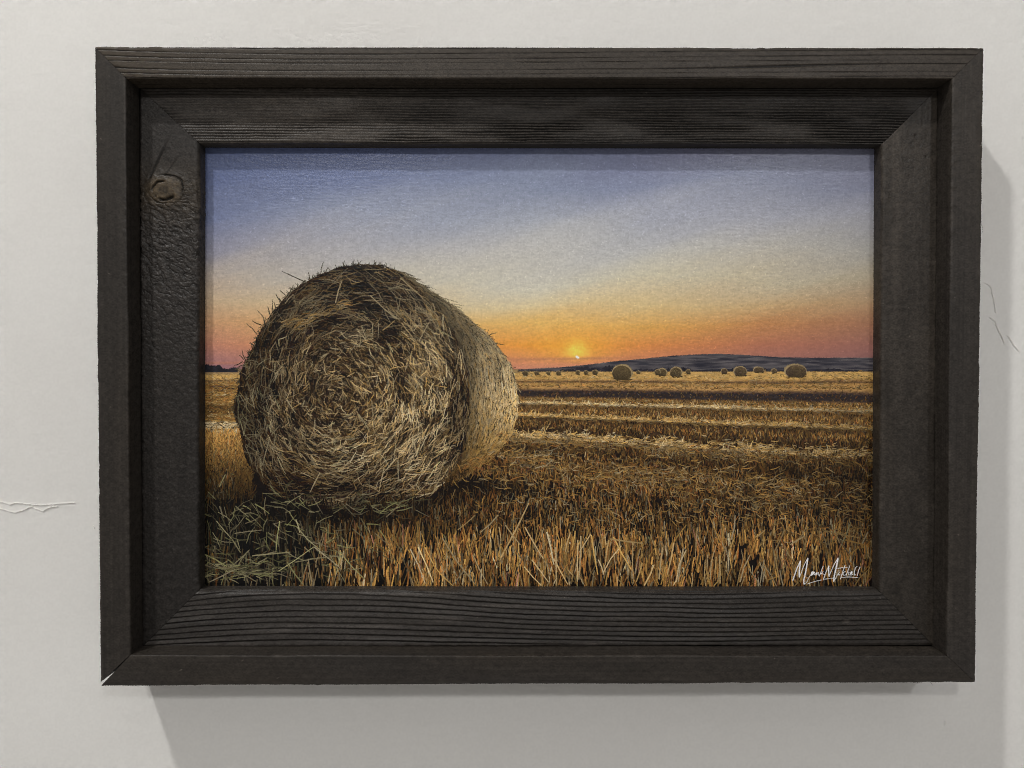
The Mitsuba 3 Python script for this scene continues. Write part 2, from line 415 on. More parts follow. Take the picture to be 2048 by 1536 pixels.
def r_inner_bottom(s, v, face, w, L):
    o = 0.0125 * (1 - np.exp(-s / 0.055)) - 0.0135 * sstep(0.07, 0.36, s) + 0.0035 * sstep(0.36, 0.50, s) + 0.0036 * (nz(s, v, 12, 90, 31, 3) - 0.5) + 0.0012 * (nz(s, v, 45, 260, 38, 2) - 0.5)
    per = 0.0031 * (0.86 + 0.28 * nz(s * 0, v, 1, 160, 32))
    g = (v - o * (0.30 + 0.70 * np.clip(v / w, 0, 1)) + 0.0004 * (nz(s, v, 200, 300, 33, 2) - 0.5)) / 0.0031
    f = g % 1.0
    saw = np.where(f < 0.26, f / 0.26, (1 - f) / 0.74)
    amp = (0.15 + 1.35 * nz(s, v, 11, 240, 34, 2)) * (1.1 - 0.35 * sstep(0.2, 0.5, s)) * sstep(0.0, 0.002, v) * sstep(w + 0.004, w - 0.003, v)
    h = 0.00085 * (saw - 0.6) * amp + (nz(s, v, 500, 900, 35, 2) - 0.5) * 0.00012
    dark = np.exp(-((f - 0.10) / 0.13) ** 2) + np.exp(-((f - 1.10) / 0.13) ** 2)
    tone = 1.12 + 0.9 * sstep(0.55, 0.8, nz(s, v, 26, 300, 48, 3)) * sstep(0.30, 0.12, np.abs(s - 0.16)) - 0.85 * dark * np.clip(amp, 0, 1) + 0.8 * (nz(s, v, 70, 500, 36, 3) - 0.5) + 0.35 * np.exp(-((s - 0.12) / 0.08) ** 2)  # brighter patches paint highlights onto the ridges
    patch = np.exp(-(((s - 0.452) / 0.0022) ** 2 + ((v - 0.016) / 0.0013) ** 2))
    return h, np.clip(tone, 0.15, 4) + patch * 1.3, 0.08 + 0.12 * nz(s, v, 10, 60, 37)


KNOT = (-0.2383, 0.1126)


def r_inner_left(s, v, face, w, L):
    # s runs up from the bottom corner; the knot sits near the upper end
    ks, kv = KNOT[1] + 0.1784, 0.0152
    a, b = (v - kv), (s - ks)
    wx_ = 0.0042 * (nz(s, v, 120, 120, 40, 3) - 0.5) + 0.0016 * (nz(s, v, 420, 420, 39, 2) - 0.5)
    r = np.sqrt((a / 1.10) ** 2 + (b / 0.92) ** 2) + wx_
    ang = np.arctan2(b, a)
    z = np.exp(-((s - 0.262) / 0.055) ** 2)
    lowr = sstep(0.31, 0.285, s)
    leather = (vfbm(np.stack([(s + v * 0.5) * 520, (v - 0.3 * s) * 430, s * 0], -1), 3, 41) - 0.5)
    crease = np.abs(nz(s + 0.4 * v, v, 300, 240, 42, 2) - 0.5)
    near = sstep(0.0115, 0.0075, r)
    h = leather * (0.00036 + 0.0006 * z) * lowr - 0.00035 * np.exp(-(crease / 0.03) ** 2) * lowr * (0.35 + z)
    h = h * (1 - 0.8 * near) + 0.00010 * (nz(s, v, 900, 900, 43, 2) - 0.5) * 2
    h = h + 0.0016 * sstep(0.017, 0.004, r)
    ring = lambda r0, wd, a0, a1: np.exp(-((r - r0) / wd) ** 2) * (sstep(a0, a0 + 0.5, np.mod(ang, 2 * np.pi)) * sstep(a1 + 0.5, a1, np.mod(ang, 2 * np.pi)))
    cr = ring(0.0064, 0.00060, 1.3, 2.9) + 1.2 * ring(0.0066, 0.0009, 3.9, 5.5) + 0.30 * np.exp(-((r - 0.0062) / 0.0005) ** 2) * sstep(0.35, 0.6, nz(s, v, 300, 300, 45, 2))
    cr2 = ring(0.0112, 0.00045, -0.4, 1.5) + 0.8 * ring(0.0088, 0.0006, 3.5, 4.7) + 0.5 * ring(0.0112, 0.0005, 5.3, 5.9)
    fan = np.exp(-(np.abs(a + 0.009 - 0.45 * (b - 0.008)) / 0.0007) ** 2) * sstep(0.006, 0.010, b) * sstep(0.036, 0.022, b)
    fan2 = np.exp(-(np.abs(a + 0.001 - 0.7 * (b - 0.008)) / 0.0005) ** 2) * sstep(0.009, 0.011, b) * sstep(0.024, 0.016, b)
    h = h - 0.0011 * np.clip(cr, 0, 1.2) - 0.0008 * np.clip(cr2, 0, 1) - 0.0006 * fan - 0.0003 * fan2
    heart = sstep(0.0042, 0.0028, r)
    tone = 1.0 + 0.45 * (nz(s, v, 30, 900, 46, 2) - 0.5) * sstep(0.2, 0.1, s) + 0.9 * leather * lowr * (0.6 + z) + 0.25 * (nz(s, v, 300, 900, 44, 2) - 0.5)
    tone = tone * (1 + 0.38 * near) * (1 - 0.42 * heart) * (1 - 0.93 * np.clip(cr + cr2 + 0.8 * fan + 0.5 * fan2, 0, 1)) * (1 + 0.30 * z - 0.18 * sstep(0.16, 0.03, s))
    warm = 0.10 + 0.55 * sstep(0.0135, 0.006, r) + 0.35 * sstep(0.03, 0.0, np.abs(s - ks))
    return h, np.clip(tone, 0.12, 4), warm


def r_inner_right(s, v, face, w, L):
    h = fibres(s, v, 51, 0.00008) + (nz(s, v, 420, 420, 52, 3) - 0.5) * 0.00030
    blot = vfbm(np.stack([s * 55, v * 130, s * 0], -1), 4, 53) - 0.5
    streak = nz(s, v, 22, 900, 54, 2) - 0.5
    pit = sstep(0.80, 0.88, nz(s, v, 230, 420, 55)) * sstep(0.52, 0.70, nz(s, v, 25, 70, 56))
    scrape = np.exp(-(((v - 0.0265) / 0.0035) ** 2)) * sstep(0.29, 0.25, np.abs(s - 0.27) + 0.1) * (nz(s, v, 60, 600, 57, 2)) * sstep(0.13, 0.3, s)
    tone = 1.26 + 0.95 * blot + 0.60 * streak - 0.5 * pit + 0.8 * scrape
    tone = tone * (0.86 + 0.22 * sstep(0.02, 0.25, s))
    return h - 0.00035 * pit, np.clip(tone, 0.15, 4), 0.20 + 0.15 * nz(s, v, 15, 60, 58)


D = 0.0498
rail('framed_picture__outer_rail', OUT['TL'], RIM['TL'], OUT['TR'], RIM['TR'], FRONT, D, r_outer_top, 0.0011, 0.0009, 0.0172, 0.003, step=0.00034, ns=900)
rail('framed_picture__outer_rail_001', OUT['BL'], RIM['BL'], OUT['BR'], RIM['BR'], FRONT, D, r_outer_side(61, 1.12), 0.0010, 0.0008, 0.0172, 0.003)
rail('framed_picture__outer_rail_002', OUT['BL'], RIM['BL'], OUT['TL'], RIM['TL'], FRONT, D, r_outer_side(71, 1.10), 0.0010, 0.0011, 0.0172, 0.003, open0=(0.0021, 0.0001))
rail('framed_picture__outer_rail_003', OUT['BR'], RIM['BR'], OUT['TR'], RIM['TR'], FRONT, D, r_outer_side(81, 1.25), 0.0011, 0.0009, 0.0172, 0.003)
DI = 0.019
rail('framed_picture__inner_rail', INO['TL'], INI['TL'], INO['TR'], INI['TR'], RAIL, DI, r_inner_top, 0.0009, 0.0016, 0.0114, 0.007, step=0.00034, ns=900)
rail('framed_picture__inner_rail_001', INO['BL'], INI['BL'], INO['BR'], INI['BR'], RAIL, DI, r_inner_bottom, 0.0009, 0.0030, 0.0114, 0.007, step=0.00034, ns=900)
rail('framed_picture__inner_rail_002', INO['BL'], INI['BL'], INO['TL'], INI['TL'], RAIL, DI, r_inner_left, 0.0009, 0.0030, 0.0114, 0.007, step=0.00034, ns=900)
rail('framed_picture__inner_rail_003', INO['BR'], INI['BR'], INO['TR'], INI['TR'], RAIL, DI, r_inner_right, 0.0009, 0.0020, 0.0114, 0.007)
labels['framed_picture'] = {'label': 'black rustic wood frame with a canvas print of a hay bale at sunset', 'category': 'picture'}
labels['framed_picture__inner_rail_002'] = {'label': 'left inner rail with a knot and leathery rough grain'}
labels['framed_picture__inner_rail_001'] = {'label': 'bottom inner rail with deep ridged grain'}
labels['framed_picture__inner_rail'] = {'label': 'top inner rail with fine wavy grain'}
labels['framed_picture__inner_rail_003'] = {'label': 'smooth mottled right inner rail'}
labels['framed_picture__outer_rail_002'] = {'label': 'left outer rail whose mitre gapes at the bottom corner'}


# torn wood fibres along the sawn edges
def hair(pts, r):
    p = np.array(pts, float)
    t = np.gradient(p, axis=0)
    t /= np.linalg.norm(t, axis=1, keepdims=True)
    a = np.cross(t, [0, 1.0, 0.05])
    a /= np.linalg.norm(a, axis=1, keepdims=True)
    b = np.cross(t, a)
    ang = np.arange(4) * np.pi / 2
    rr = r * np.linspace(1, 0.4, len(p))
    v = p[:, None] + rr[:, None, None] * (np.cos(ang)[None, :, None] * a[:, None] + np.sin(ang)[None, :, None] * b[:, None])
    i, j = np.meshgrid(np.arange(len(p) - 1), np.arange(4), indexing='ij')
    q = np.stack([i * 4 + j, i * 4 + (j + 1) % 4, (i + 1) * 4 + (j + 1) % 4, (i + 1) * 4 + j], -1).reshape(-1, 4)
    return v.reshape(-1, 3), q


scene['fibre_wood'] = {'type': 'principled', 'base_color': {'type': 'rgb', 'value': [0.10, 0.085, 0.07]}, 'roughness': 0.6}
HAIRS = [((0.2722, 0.102), (0.0045, 0.006), 0.004), ((0.2722, 0.094), (0.005, -0.010), 0.005), ((0.2722, 0.108), (0.003, 0.009), 0.002),
         ((0.2718, -0.132), (0.0012, -0.010), 0.002), ((0.245, -0.1962), (0.004, -0.0045), 0.001), ((0.2405, -0.1962), (-0.003, -0.003), 0.001),
         ((0.2705, -0.1955), (0.0006, -0.003), 0.0005), ((-0.012, -0.1966), (-0.008, -0.0016), 0.001), ((0.172, 0.1968), (-0.001, 0.0022), 0.0005)]
for i, (p, d, bend) in enumerate(HAIRS):
    t = np.linspace(0, 1, 7)
    x = p[0] - d[0] * 0.15 + d[0] * t + bend * 0.25 * np.sin(t * 3.1)
    z = p[1] + d[1] * t
    y = FRONT + 0.002 + 0.004 * t
    scene['framed_picture__splinter' + ('' if i == 0 else f'_{i:03d}')] = mikit.ply(hair(np.stack([x, y, z], 1), 0.00013), 'fibre_wood', smooth=True)

# ================================================================ the print
x0, x1, z0, z1 = -0.2205, 0.2225, -0.1465, 0.1460
pb = PRINT + 0.003
bx = np.array([(x0, PRINT, z0), (x1, PRINT, z0), (x1, PRINT, z1), (x0, PRINT, z1), (x0, pb, z0), (x1, pb, z0), (x1, pb, z1), (x0, pb, z1)])
bf = np.array([(0, 1, 2, 3), (4, 7, 6, 5), (0, 4, 5, 1), (1, 5, 6, 2), (2, 6, 7, 3), (3, 7, 4, 0)])
scene['framed_picture__print'] = mikit.ply((bx, bf), 'canvas_ink')
labels['framed_picture__print'] = {'label': 'canvas print of a round hay bale on a stubble field at sunset'}
XMIN, XMAX, YMIN, YMAX = 398, 1764, 286, 1184


class Ink:
    """flat pieces of ink on the canvas, each a sliver of a straw or a patch, in layers of a micrometre"""

    def __init__(self):
        self.v, self.f, self.uv, self.n = [], [], [], 0

    def add(self, v2, f, uv, lev):
        x, z = art(v2[:, 0], v2[:, 1])
        y = np.broadcast_to(PRINT - 0.00002 - 0.00022 * np.asarray(lev), x.shape)
        self.v.append(np.stack([x, y, z], 1))
        self.f.append(np.asarray(f) + self.n)
        self.uv.append(uv)
        self.n += len(x)

    def poly(self, pts, tone, hue, lev):
        from shapely.geometry import Polygon
        import trimesh
        g = Polygon(pts).buffer(0)
        if g.geom_type != 'Polygon':
            g = max(g.geoms, key=lambda q: q.area)
        v, f = trimesh.creation.triangulate_polygon(g, engine='earcut')
        a = v[f[:, 1]] - v[f[:, 0]]
        b = v[f[:, 2]] - v[f[:, 0]]
        f = np.where(((a[:, 0] * b[:, 1] - a[:, 1] * b[:, 0]) > 0)[:, None], f[:, ::-1], f)
        self.add(v, f, np.tile([tone, hue], (len(v), 1)), lev)

    def straws(self, x, y, ang, length, width, tone, hue, lev, bend=None, taper=0.55):
        """x, y: the root; ang: direction in radians, y downwards"""
        n = len(x)
        bend = np.zeros(n) if bend is None else bend
        dx, dy = np.cos(ang), np.sin(ang)
        mx, my = x + dx * length * 0.5 - dy * bend * length, y + dy * length * 0.5 + dx * bend * length
        ex, ey = x + dx * length, y + dy * length
        w0, w1 = width / 2, width / 2 * taper
        P = np.stack([np.stack([x - dy * w0, y + dx * w0], 1), np.stack([x + dy * w0, y - dx * w0], 1),
                      np.stack([mx - dy * w0, my + dx * w0], 1), np.stack([mx + dy * w0, my - dx * w0], 1),
                      np.stack([ex - dy * w1, ey + dx * w1], 1), np.stack([ex + dy * w1, ey - dx * w1], 1)], 1)
        P[..., 0] = np.clip(P[..., 0], XMIN, XMAX)
        P[..., 1] = np.clip(P[..., 1], YMIN, YMAX)
        i = np.arange(n)[:, None] * 6
        F = np.concatenate([i + np.array([0, 1, 3]), i + np.array([0, 3, 2]), i + np.array([2, 3, 5]), i + np.array([2, 5, 4])], 0)
        # all faces look into the room
        V = P.reshape(-1, 2)
        a, b = V[F[:, 1]] - V[F[:, 0]], V[F[:, 2]] - V[F[:, 0]]
        F = np.where(((a[:, 0] * b[:, 1] - a[:, 1] * b[:, 0]) > 0)[:, None], F[:, ::-1], F)
        self.add(V, F, np.repeat(np.stack([tone, hue], 1), 6, axis=0), np.repeat(lev, 6))

    def out(self, key, bsdf='straw_ink', **lab):
        v, f, uv = np.concatenate(self.v), np.concatenate(self.f), np.concatenate(self.uv)
        scene[key] = mikit.ply((v, f), bsdf, smooth=False, uv=uv)
        if lab:
            labels[key] = lab


def tone_of(g):
    """sRGB grey level (of the brightest channel) to ink tone"""
    return np.maximum(lin(g) * INK - 0.006, 0.0022)


def fb(x, y, fx, fy, seed, octaves=3):
    return vfbm(np.stack([np.asarray(x) * fx, np.asarray(y) * fy, np.asarray(x) * 0 + 0.5], -1), octaves, seed)


PK = 'framed_picture__print__'
# ---- hill and trees on the horizon
hill_top = [(1036, 738), (1075, 736), (1130, 733), (1180, 727.5), (1225, 722), (1270, 718), (1320, 713), (1350, 710), (1390, 708), (1430, 706.5), (1475, 708), (1520, 711), (1570, 713.5), (1640, 714.5), (1764, 714.5)]
hx = np.linspace(1036, 1764, 240)
hy = np.interp(hx, *np.array(hill_top).T) + rng.normal(0, 0.35, 240)
k = Ink()
k.poly(np.vstack([np.stack([hx, hy], 1), [(1764, 742), (1036, 742)]]), 1, 0, 0.02)
k.out(PK + 'printed_hill', 'hill_ink', label='dark blue printed hill on the horizon right of the sun')


def blob(k, cx, cy, rx, ry, tone, hue, lev, n=22, rough=0.25, flat=True):
    a = np.linspace(0, 2 * np.pi, n, endpoint=False)
    r = 1 + rng.uniform(-rough, rough, n)
    x, y = cx + rx * r * np.cos(a), cy + ry * r * np.sin(a)
    if flat:
        y = np.minimum(y, cy + ry * 0.55)
    k.poly(np.stack([x, y], 1), tone, hue, lev)


k = Ink()
for xx in np.arange(400, 476, 4.0):
    hgt = 7 + 6 * vnoise(np.array([xx * 0.09, 0.3, 0.2]), 4) - 4.5 * (xx > 440)
    blob(k, xx, 743 - hgt * 0.5, rng.uniform(4, 7), hgt, tone_of(rng.uniform(38, 50)), 1.0, 0.03 + 0.0005 * rng.random())
for (a, b, hgt) in [(1122, 1160, 5), (1154, 1176, 11), (1172, 1210, 9), (1206, 1232, 11), (1262, 1312, 6), (1310, 1345, 7), (1362, 1382, 9), (1380, 1440, 4), (1425, 1470, 6), (1498, 1540, 6), (1550, 1600, 4), (1625, 1680, 6), (1680, 1760, 4), (1040, 1125, 2.5)]:
    for xx in np.arange(a, b, 4.5):
        h_ = hgt * rng.uniform(0.40, 0.72)
        blob(k, xx, 742.5 - h_ * 0.55, rng.uniform(3.5, 6), h_, tone_of(rng.uniform(40, 60)), 1.0, 0.03 + 0.0005 * rng.random())
k.out(PK + 'printed_trees', label='dark printed tree line along the horizon', kind='stuff')


# ---- the field: windrows and stubble
def fan(y, x):
    return 757 + (y - 757) / np.maximum(1 + 0.00055 * (x - 1040), 0.55)


def unfan(yr, x):
    return 757 + (yr - 757) * np.maximum(1 + 0.00055 * (x - 1040), 0.55)


def shadow(x, y):
    """the printed bale's own dark foot and the dark corner at the left"""
    a = np.exp(-(((x - 700) / 250) ** 2 + ((y - 1035) / 55) ** 2))
    b = np.exp(-(((x - 930) / 130) ** 2 + ((y - 975) / 30) ** 2))
    c = np.exp(-(((x - 470) / 150) ** 2 + ((y - 1080) / 120) ** 2)) * 0.75
    d = 0.55 * sstep(1560, 1760, x) * sstep(870, 1000, y)
    return np.clip(1 - 0.85 * a - 0.9 * b - c - d, 0.10, 1)


k = Ink()
# far, fine stubble
n = 30000
x = rng.uniform(398, 1764, n)
yr = 794 + 172 * rng.random(n) ** 1.25
y = unfan(yr, x)
L = 2.5 + (y - 780) * 0.055
pt = fb(x, yr, 0.010, 0.07, 70)
hatch = fb(x, yr, 0.16, 0.10, 71, 2)
band = 0.50 + 0.55 * pt + 0.45 * hatch
dark = 0.35 * np.exp(-((yr - 811) / 4) ** 2) + 0.5 * np.exp(-((yr - 836) / 5) ** 2) + 0.45 * np.exp(-((yr - 862) / 8) ** 2) + 0.35 * np.exp(-((yr - 905) / 14) ** 2)
g = np.where(rng.random(n) < 0.3, rng.uniform(34, 60, n), rng.uniform(84, 176, n)) * band * (1 - dark) * np.interp(yr, [794, 810, 850, 900, 965], [1.10, 1.05, 0.98, 0.86, 0.78]) * (1 - 0.28 * sstep(1450, 1760, x) * sstep(820, 900, yr))
hue = np.clip(0.56 + 0.10 * rng.normal(size=n) + 0.06 * sstep(850, 940, yr), 0.25, 0.78)
lev = 0.06 + 0.10 * (y - 780) / 260
k.straws(x, y, -np.pi / 2 + rng.normal(0, 0.40, n), L * rng.uniform(0.5, 1.4, n), rng.uniform(0.8, 1.5, n) + 0.004 * (y - 780), tone_of(np.clip(g, 20, 205)), hue, np.clip(lev, 0.05, 0.3), rng.normal(0, 0.05, n))
n = 1500
x = rng.uniform(398, 1764, n)
yr = 786 + rng.normal(0, 5.5, n)
y = unfan(yr, x)
k.straws(x, y, -np.pi / 2 + rng.normal(0, 0.8, n), rng.uniform(2, 5, n), rng.uniform(0.8, 1.5, n), tone_of(rng.uniform(40, 118, n)), np.clip(0.6 + rng.normal(0, 0.15, n), 0.3, 1), np.full(n, 0.055), rng.normal(0, 0.1, n))
# pale windrows of cut straw, lying down
for yr0, half, cnt, bright, hu, ln in [(804, 1.9, 2600, 222, 0.38, 7), (829, 2.6, 3600, 214, 0.46, 8), (870, 6.5, 3900, 208, 0.42, 10), (882, 5, 900, 150, 0.42, 10), (756, 8, 2200, 190, 0.48, 6), (769, 2.2, 1500, 182, 0.50, 6), (796.5, 1.6, 900, 150, 0.5, 6)]:
    x = rng.uniform(398, 1764, cnt)
    lump = fb(x, x * 0, 0.012, 1, int(yr0)) - 0.5
    yr = yr0 + rng.normal(0, half, cnt) * (0.45 + 0.9 * fb(x, x * 0, 0.03, 1, int(yr0) + 1)) + 7 * lump * (half / 4)
    y = unfan(yr, x)
    keep = (y > 741)
    if yr0 > 780:
        keep &= fb(x, yr, 0.02, 0.12, 77) > (0.30 if yr0 < 860 else 0.40)
    x, y, yr = x[keep], y[keep], yr[keep]
    m = len(x)
    under = (yr > yr0 + half * 0.6)
    g = bright * rng.uniform(0.60, 1.08, m) * np.where(under, 0.66, 1) * (1 - 0.25 * sstep(1400, 1760, x)) * (0.75 + 0.5 * fb(x, yr, 0.05, 0.1, 78))
    k.straws(x, y, np.where(rng.random(m) < 0.14, rng.uniform(-2.4, -0.7, m), rng.normal(0.03, 0.16, m)), ln * rng.uniform(0.4, 1.5, m), rng.uniform(0.9, 1.6, m), tone_of(g),
             np.clip(hu + rng.normal(0, 0.08, m), 0, 0.8), np.clip(0.07 + 0.10 * (y - 780) / 260, 0.05, 0.3), rng.normal(0, 0.1, m))
# left of the bale: the field glows gold there, with one pale windrow
n = 3600
x = rng.uniform(398, 506, n)
y = rng.uniform(765, 1000, n)
g = np.interp(y, [765, 800, 815, 835, 845, 862, 885, 925, 960, 1000], [150, 170, 110, 140, 210, 210, 190, 140, 90, 60]) * rng.uniform(0.55, 1.1, n)
hor = (y < 868)
k.straws(x, y, np.where(hor, rng.normal(0, 0.25, n), -np.pi / 2 + rng.normal(0, 0.45, n)), np.where(hor, 8, 13) * rng.uniform(0.5, 1.5, n), rng.uniform(1.0, 1.9, n), tone_of(g),
         np.clip(np.where((y > 842) & (y < 866), 0.34, 0.55) + rng.normal(0, 0.07, n), 0, 0.8), 0.20 + 0.10 * (y - 765) / 240, rng.normal(0, 0.12, n))
k.out(PK + 'printed_field', label='far printed stubble with pale rows of cut straw', kind='stuff')


# ---- far bales
def far_bale(key, cx, cy, rx, ry, i):
    k = Ink()
    lev = 0.30 + i * 0.0005
    a = np.linspace(0, 2 * np.pi, 40)
    cy, ry = cy + 0.12 * ry, ry * 1.12
    foot = cy + ry * 0.75
    body = np.stack([cx + rx * np.cos(a), cy + ry * np.sin(a)], 1)
    body[:, 1] = np.minimum(body[:, 1], foot)
    k.poly(body, tone_of(152), 0.36, lev)
    side_ = 1 if cx < 1400 else -1
    lean = 0.07 * rx * side_
    f = np.stack([cx - lean + rx * 0.93 * np.cos(a), cy + ry * 0.10 + ry * 0.93 * np.sin(a)], 1)
    f[:, 1] = np.minimum(f[:, 1], foot)
    k.poly(f, tone_of(82 if cx < 1400 else 74), 0.40 if cx < 1400 else 0.85, lev + 0.0002)
    n = int(10 + rx * ry * 1.7)
    r, t = np.sqrt(rng.random(n)) * 0.9, rng.uniform(0, 2 * np.pi, n)
    x, y = cx - lean + rx * 0.93 * r * np.cos(t), np.minimum(cy + ry * 0.10 + ry * 0.93 * r * np.sin(t), foot - 1)
    g = rng.uniform(56, 112, n) * np.interp(y, [cy - ry, cy + ry * 0.7], [1.15, 0.75])
    k.straws(x, y, t + np.pi / 2 + rng.normal(0, 0.5, n), np.full(n, 1.5 + rx * 0.12), rng.uniform(0.8, 1.4, n), tone_of(g), np.full(n, 0.40), lev + 0.0003 + 0.0001 * rng.random(n))
    # ragged bright rim and a dark foot in the stubble
    n = int(8 + rx * 2.2)
    t = rng.uniform(-np.pi, 0, n)
    k.straws(cx + rx * 0.99 * np.cos(t), cy + ry * 0.98 * np.sin(t), t + np.pi / 2 + rng.normal(0, 0.2, n), np.full(n, 1.2 + rx * 0.12), rng.uniform(0.8, 1.4, n), tone_of(rng.uniform(104, 168, n)), np.full(n, 0.36), lev + 0.00035 + 0.00005 * rng.random(n))
    n = int(4 + rx * 1.6)
    k.straws(rng.uniform(cx - rx * 0.8, cx + rx * 0.8, n), np.full(n, foot + 0.5) + rng.normal(0, 0.6, n), rng.normal(0, 0.2, n), np.full(n, 2 + rx * 0.1), np.full(n, 1.2), tone_of(rng.uniform(40, 90, n)), np.full(n, 0.45), lev + 0.0004 + 0.00005 * rng.random(n))
    k.out(key)


FARB = [(1244.5, 743, 20.5, 15.5), (1591, 740, 22.5, 13), (1352, 742.5, 12.5, 10), (1480, 741, 13.5, 9.5), (1324, 743, 10, 7.5), (1315, 743, 6, 5.5), (1448, 741, 6.5, 5.2), (1190, 743.5, 6, 4.6), (1171.5, 743.8, 4.6, 3.6),
        (1155, 743.8, 4.6, 4), (1116.5, 744.5, 4.6, 3.8), (1096, 744.6, 4.4, 3.4), (1073, 744.8, 5.2, 3.2), (1050, 745, 6, 4.2), (1517, 738.5, 11, 5.6), (1548, 740.5, 6, 4.2), (1276, 743.5, 4, 3), (1376, 742, 5, 4.5)]
for i, bdef in enumerate(FARB):
    far_bale(f'{PK}printed_hay_bale_{i + 1:03d}', *bdef, i)

# ---- the big bale
face = [(480, 770), (483, 745), (491, 725), (504, 700), (525, 657), (548, 625), (579, 586), (609, 566), (638, 551), (677, 535), (711, 530), (761, 532), (800, 548), (835, 575), (865, 608), (887, 642), (909, 672), (924, 711), (933, 740), (937, 794),
        (934, 836), (929, 878), (921, 917), (907, 938), (887, 964), (865, 987), (841, 1003), (808, 1014), (750, 1020), (700, 1020), (640, 1014), (592, 1000), (560, 994), (541, 987), (528, 968), (514, 946), (497, 924), (486, 887), (480, 850), (468, 826), (474, 795)]
Bd = np.array([(782, 537), (835, 575), (865, 608), (887, 642), (909, 672), (924, 711), (933, 740), (937, 794), (934, 836), (929, 878), (921, 917), (907, 938), (880, 972)], float)
Sd = np.array([(782, 536), (850, 579), (918, 623), (951, 649), (977, 672), (1002, 701), (1024, 733), (1036, 794), (1034, 828), (1026, 861), (1004, 894), (951, 934), (882, 974)], float)
k = Ink()
k.poly(np.vstack([Bd, Sd[::-1]]), tone_of(74), 0.34, 0.40)
k.poly(np.array(face, float), tone_of(34), 0.80, 0.402)
# rolled side, bound in fine strands
n = 15000
u = rng.random(n) ** 0.85
t = rng.random(n)
tt = np.linspace(0, 1, len(Bd))


def side(u, t):
    bx_, by_ = np.interp(t, tt, Bd[:, 0]), np.interp(t, tt, Bd[:, 1])
    sx_, sy_ = np.interp(t, tt, Sd[:, 0]), np.interp(t, tt, Sd[:, 1])
    return bx_ + (sx_ - bx_) * u, by_ + (sy_ - by_) * u


dt = 0.012 + 0.040 * rng.random(n) ** 2
xa, ya = side(u, t)
xb, yb = side(u, np.minimum(t + dt, 1))
ang = np.arctan2(yb - ya, xb - xa) + rng.normal(0, 0.16, n)
L = np.hypot(xb - xa, yb - ya)
lit = np.interp(t, [0, 0.15, 0.35, 0.5, 0.62, 0.75, 0.88, 1], [104, 118, 146, 196, 216, 186, 142, 92]) * (0.56 + 0.16 * sstep(0.0, 0.35, u) + 0.36 * u)
coin = rng.random(n)
g = lit * np.where(coin < 0.30, rng.uniform(0.22, 0.45, n), rng.uniform(0.70, 1.10, n)) * (0.8 + 0.4 * fb(xa, ya, 0.05, 0.02, 80))
hue = np.clip(np.interp(t, [0, 0.5, 0.7, 1], [0.32, 0.34, 0.42, 0.62]) + rng.normal(0, 0.06, n), 0.1, 0.8)
k.straws(xa, ya, ang, np.maximum(L, 4) * np.where(coin < 0.30, 0.6, 1), rng.uniform(0.9, 1.7, n), tone_of(np.clip(g, 28, 235)), hue, 0.404 + 0.04 * np.sort(rng.random(n)), rng.normal(0, 0.04, n))
# round face: straw wound about the middle
CX, CY = 668, 792


def wind(x, y):
    ax = np.where(x > CX, 270.0, 195.0)
    ay = np.where(y > CY, 228.0, 262.0)
    qx, qy = (x - CX) / ax, (y - CY) / ay
    return np.arctan2(qx * ay, -qy * ax), np.hypot(qx, qy)


from shapely.geometry import Polygon as _P
import shapely
fpoly = _P(face).buffer(0)


def shade_face(x, y):
    s_ = 0.74 + 0.34 * sstep(560, 850, x) - 0.22 * sstep(580, 480, x)
    s_ = s_ * (0.76 + 0.28 * sstep(600, 740, y)) * (1 - 0.34 * sstep(900, 1010, y))
    crease = sstep(890, 928, x) * sstep(640, 760, y) * 0.35
    return s_ * (1 - crease) * (1 - 0.22 * sstep(700, 800, x) * sstep(690, 600, y))


def rings(x, y, f, seed, octaves=3):
    """noise drawn out along the windings"""
    ax = np.where(x > CX, 270.0, 195.0)
    ay = np.where(y > CY, 228.0, 262.0)
    qx, qy = (x - CX) / ax, (y - CY) / ay
    th, q = np.arctan2(qy, qx), np.hypot(qx, qy)
    ph = q * 8.5 - th / (2 * np.pi)
    return vfbm(np.stack([ph * f, np.cos(th) * (0.8 + q) * 2.2, np.sin(th) * (0.8 + q) * 2.2], -1), octaves, seed)


